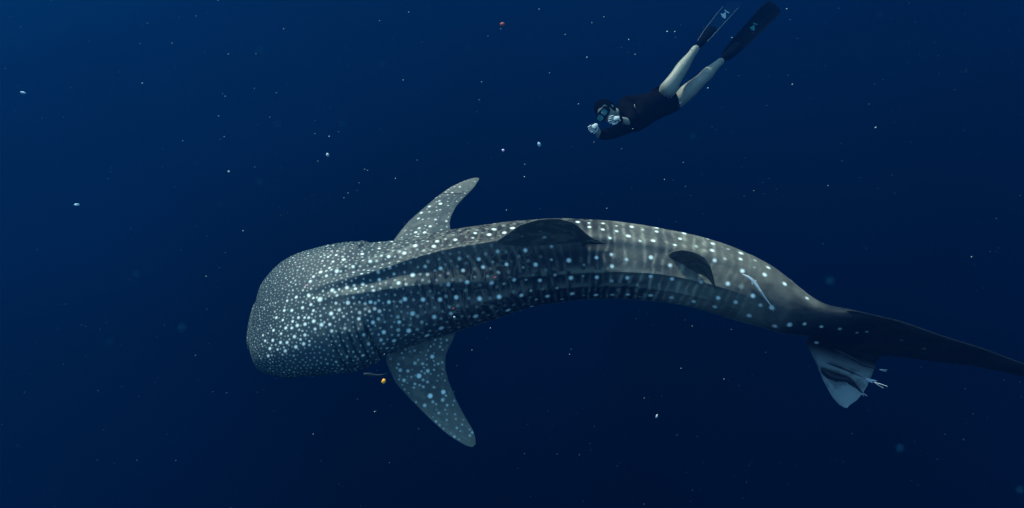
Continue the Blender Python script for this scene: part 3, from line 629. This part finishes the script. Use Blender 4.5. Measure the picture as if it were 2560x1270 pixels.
# long fins
def swim_fin(foot, tip, side, wdt, blade_mat, rail_mat, emblem_at, emb_mat, bend):
    ax = unit(tip-foot); ln = np.linalg.norm(tip-foot); side = unit(side-np.dot(side, ax)*ax); nrm = unit(np.cross(ax, side))
    if np.dot(nrm, CAM-foot) < 0: nrm = -nrm
    n = 26; u_ = np.linspace(0, 1, n); hw = wdt*np.interp(u_, [0, .12, .35, .7, .95, 1], [.55, .72, .86, 1, 1.06, .96])
    cl = foot[None]+ax[None]*(u_*ln)[:, None]+nrm[None]*(bend*u_**2)[:, None]
    tipc = .03*ln
    V2 = []; m = 11
    for k_ in range(n):
        for q in range(m):
            x_ = q/(m-1)*2-1; V2.append(cl[k_]+side*x_*hw[k_]+ax*(tipc*(1-x_**2) if k_ == n-1 else 0)-nrm*.006*(1-x_**2)+nrm*.0015)
    nv_ = len(V2); V2 += [v_-nrm*.003 for v_ in V2]; idx = np.arange(nv_).reshape(n, m); f2 = []
    for a_ in range(n-1):
        for b_ in range(m-1):
            q = [idx[a_, b_], idx[a_, b_+1], idx[a_+1, b_+1], idx[a_+1, b_]]; f2.append(q); f2.append([z+nv_ for z in q[::-1]])
        for b_ in (0, m-1): f2.append([idx[a_, b_], idx[a_+1, b_], idx[a_+1, b_]+nv_, idx[a_, b_]+nv_])
    for b_ in range(m-1):
        for a_ in (0, n-1): f2.append([idx[a_, b_], idx[a_, b_+1], idx[a_, b_+1]+nv_, idx[a_, b_]+nv_])
    fo = skinmesh('swim_fin', [([(foot-ax*.05, (.034, .030)), (foot+ax*.04, (.048, .036)), (foot+ax*.14, (.056, .030)), (foot+ax*.22, (.052, .016)), (foot+ax*.27, (.045, .008))], None)], blackr, diver)
    new_mesh('blade', V2, f2, blade_mat, fo, dorg)
    for sg in (1, -1):
        skinmesh('rail', [([(cl[k_]+side*sg*hw[k_], .0035 if k_ < 18 else .003) for k_ in range(1, n-2, 3)], None)], rail_mat, fo, sub=1)
    ec, sc_, e1, e2 = emblem_at
    ec = ec+nrm*.02
    def ep(a_, b_): return ec+e1*a_*sc_+e2*b_*sc_
    slab('emblem', [ep(-1, .55), ep(-.55, .35), ep(-.1, .45), ep(.45, .95), ep(.5, -.1), ep(.45, -.85), ep(.1, -.95), ep(-.55, -.55)], nrm, .0015, emb_mat, fo)
    slab('emblem_bar', [ep(.05, 1.45), ep(.3, 1.55), ep(.55, 1.25), ep(1.5, .75), ep(1.42, .5), ep(.75, .8), ep(.3, 1.15)], nrm, .0015, emb_mat, fo)
fA = at(1752, 108, DZ+.03); tA = at(1836, 0, DZ+.25)
swim_fin(fA, tA, RT*.8+UP*.5-0*FW, .085, clearb, railm, (at(1811, 42, DZ+.15), .036, unit(RT), unit(UP)), emb, -.03)
fB = at(1813, 143, DZ+.15); tB = at(1934, 18, DZ+.45)
swim_fin(fB, tB, RT*.8-UP*.6, .092, blackr, blackr, (at(1880, 72, DZ+.22), .034, unit(RT*.95+UP*.25), unit(UP*.9-RT*.1)), embt, .02)

# ------------------------------------------------------------------ drifting specks
spg = mat_basic('blue_speck', (0.004, 0.036, 0.080), .6, 0, alpha=.5)
spd = mat_basic('dim_speck', (0.16, 0.19, 0.2), .6, .2)
spf = mat_basic('faint_speck', (0.035, 0.075, 0.10), .6, .2)
spw = mat_basic('pale_speck', (0.42, 0.46, 0.46), .6, .2); spb = mat_basic('grey_blue_speck', (0.28, 0.42, 0.5), .6, .2)
spo = mat_basic('orange_speck', (0.95, 0.36, 0.03), .6, .2); spr = mat_basic('red_speck', (0.32, 0.06, 0.05), .6, .2)
spv = mat_basic('violet_speck', (0.75, 0.45, 0.80), .6, .2)
def speck(px, py, dpt, rx, ry, ang, mat, label, group=None, name='drifting_speck', cat='plankton'):
    k = dpt/F; c = at(px, py, dpt); a_ = math.radians(ang)
    e1 = RT*math.cos(a_)+UP*math.sin(a_); e2 = -RT*math.sin(a_)+UP*math.cos(a_); e3 = -FW
    R = Matrix((e1, e2, e3)).transposed()
    import bmesh
    o = ico(name, c, 1.0, mat, None, None, 1 if max(rx, ry) < 4 else 2, (rx*k, ry*k, min(rx, ry)*k), R)
    rr_ = random.Random(int(px*7+py))
    for v_ in o.data.vertices: v_.co *= 1+.35*(rr_.random()-.5)
    tag(o, label, cat, group); return o
speck(959, 953, 4.4, 4.6, 6.4, -15, spo, 'orange drifting speck just below the near pectoral fin root')
speck(1256, 61, 4.2, 6, 4.5, 10, spr, 'red drifting speck near the top edge left of the diver')
speck(1258, 376, 4.2, 3.8, 3.8, 0, spv, 'violet drifting speck right of the far pectoral fin tip')
speck(1238, 694, 4.2, 3.2, 2.4, 10, spr, 'small red speck in front of the dark flank below the dorsal fin')
speck(1134, 772, 4.3, 3.5, 3, 10, mat_basic('dull_red_speck', (.22, .03, .05), .6, .2), 'dull dark red speck in front of the flank above the near pectoral fin')
speck(766, 714, 4.4, 3.4, 2.6, 10, mat_basic('pink_speck', (.8, .35, .35), .6, .2), 'tiny pink speck in front of the spotted head')
speck(1136, 793, 4.3, 3.8, 2.4, 5, spw, 'bright white oval speck beside the dull red one on the flank')
speck(192, 512, 4.0, 6.5, 3.4, 0, spb, 'pale grey oval speck at the far left')
speck(819, 387, 4.2, 3.6, 4.6, 20, spw, 'white cup shaped speck above the spotted head')
speck(1642, 1040, 4.2, 2.4, 5.0, -15, spw, 'white curved sliver drifting low in the middle of the open water')
speck(572, 429, 4.3, 3.4, 2.6, 0, spw, 'bright white speck left of the cup shaped one')
speck(58, 232, 4.2, 7, 3.2, -10, spb, 'dim flat grey speck at the upper left edge')
speck(1348, 361, 4.2, 4, 6, 15, spb, 'dim brownish grey speck between dorsal fin and diver')
def place(x, y):
    if y > 640: return ('below the spotted shark', 'specks below the shark') if x > 600 else ('left of the shark\'s snout', 'specks left of the snout')
    if x < 640: return ('in open water at the upper left', 'specks at the upper left')
    if x < 1080: return ('above the shark\'s head', 'specks above the head')
    if x < 1460: return ('above the dorsal fin, left of the diver', 'specks left of the diver')
    if x < 2000: return ('around the diver', 'specks around the diver')
    return ('in the empty water right of the diver', 'specks right of the diver')
for (x_, y_, r_) in ((608,577,2.6),(516,691,2),(356,208,2.6),(457,352,1.8),(1226,820,2.2),(937,1029,2.2),(783,1085,1.6),(974,1157,1.3),(1266,525,2.2),(1517,521,2),(795,403,1.6),
        (870,483,1.8),(860,495,1.5),(919,426,1.8),(989,446,2),(1312,411,1.8),(1198,250,1.5),(1204,205,2.3),(1008,200,2),(949,52,1.8),(1022,30,1.8),(1668,79,2.8),(1687,79,2.6),(1572,99,2.4),
        (1348,23,2),(1510,42,1.8),(1480,57,1.8),(1413,86,2),(1588,136,2),(1468,143,2),(1374,182,2.2),(1967,22,2.6),(1770,220,2.8),(1709,159,2.4),(1830,94,2.2),(2189,319,3),(1981,211,2.2),
        (1885,477,1.6),(2070,464,1.8),(1708,406,1.8),(1661,449,2),(1311,442,2.2),(2429,642,2.6),(1424,886,2),(1703,921,2.2),(1810,948,2),(1611,995,1.8),(1731,815,1.6),(1520,670,1.2),
        (1446,260,1.8),(1485,355,1.6),(640,135,2),(636,221,1.7),(571,135,2),(563,241,1.6),(691,232,1.8),(675,293,1.6),(547,290,1.8),(561,342,2),(787,334,1.6),(823,341,2.6),(545,1,1.5),(1252,72,1.5),
        (1220,90,1.3),(709,72,1.8),(490,40,1.8),(430,108,1.7),(1043,400,1.5),(912,423,1.6),(898,457,1.4),(905,890,2),(829,862,2),(961,885,2),(1180,875,1.6),(1700,258,2),(1582,322,1.8)):
    rr_ = random.Random(int(x_*3+y_)); el = 1+.6*rr_.random()
    speck(x_, y_, rr_.uniform(3.6, 4.2), r_*el*.6, r_*.6/el**.4, rr_.uniform(-30, 60), spw, 'tiny bright white speck drifting '+place(x_, y_)[0], place(x_, y_)[1])
for (x_, y_, r_) in ((694,313,6),(957,162,6),(455,820,7),(2075,703,7),(1439,100,4),(1718,207,5),(2200,35,4),(1318,94,4),(1170,120,4.5),(651,130,9),(857,310,6),(490,410,4.5),(550,513,4),(1733,342,5),
        (2250,1120,6),(275,855,5),(340,687,6),(650,455,6),(2550,1225,5)):
    speck(x_, y_, .5, r_*.95, r_*.85, 20, spg, 'soft blue out of focus disc '+place(x_, y_)[0], 'soft discs: '+place(x_, y_)[1])
# the innumerable faint ones, one object
def dust(name, n, seed, mat, label, rlo, rhi, dlo, dhi):
    r_ = np.random.RandomState(seed); V2 = []; F2 = []
    base = np.array([(1,0,0),(-1,0,0),(0,1,0),(0,-1,0),(0,0,1),(0,0,-1)], float); bf = [(0,2,4),(2,1,4),(1,3,4),(3,0,4),(2,0,5),(1,2,5),(3,1,5),(0,3,5)]
    for k_ in range(n):
        x_ = r_.uniform(-60, 2620); y_ = 1330*r_.rand()**1.35-30
        if x_ < 1300: pass
        dpt = r_.uniform(dlo, dhi); c = at(x_, y_, dpt); s_ = (rlo+(rhi-rlo)*r_.rand()**3)*dpt/F
        q = base*s_*(1+.8*(r_.rand(6, 1)-.3)); ang = r_.rand()*6.28; R = np.array([[math.cos(ang), -math.sin(ang), 0], [math.sin(ang), math.cos(ang), 0], [0, 0, 1]])
        q = q*np.array([1, 1, .7])@R.T; F2 += [tuple(a_+6*k_ for a_ in f_) for f_ in bf]; V2.append(q+c)
    V2 = np.concatenate(V2)
    return tag(new_mesh(name, V2, np.array(F2), mat, None, V2.mean(0)), label, 'plankton', None, 'stuff')
dust('marine_snow', 900, 2, spd, 'fine pale dust of plankton drifting everywhere in the water', .25, .8, 3.6, 8)
dust('plankton_haze', 600, 9, spf, 'dim blue grey flakes of plankton scattered through the water', .7, 2.0, 4.5, 9)

# ------------------------------------------------------------------ the water itself
hz = mat_h = bpy.data.materials.new('sea_water'); hz.use_nodes = True; n = hz.node_tree.nodes; n.clear()
o_ = n.new('ShaderNodeOutputMaterial'); pv = n.new('ShaderNodeVolumePrincipled')
pv.inputs['Color'].default_value = (0.0007, 0.0225, 0.097, 1); pv.inputs['Absorption Color'].default_value = (0, 0, 0, 1)
pv.inputs['Density'].default_value = 0.058; pv.inputs['Anisotropy'].default_value = 0.42
hz.node_tree.links.new(pv.outputs[0], o_.inputs['Volume'])
x0, x1, y0, y1, z0, z1 = -18, 18, -12, 26, -22, 4.7
V2 = [(x, y, z) for x in (x0, x1) for y in (y0, y1) for z in (z0, z1)]
o = new_mesh('haze', V2, [(0,1,3,2),(4,6,7,5),(0,4,5,1),(2,3,7,6),(0,2,6,4),(1,5,7,3)], hz, None, (0, 0, 0), smooth=False)
o['kind'] = 'stuff'; o['label'] = 'deep blue sea water filling the whole view'; o['category'] = 'water'
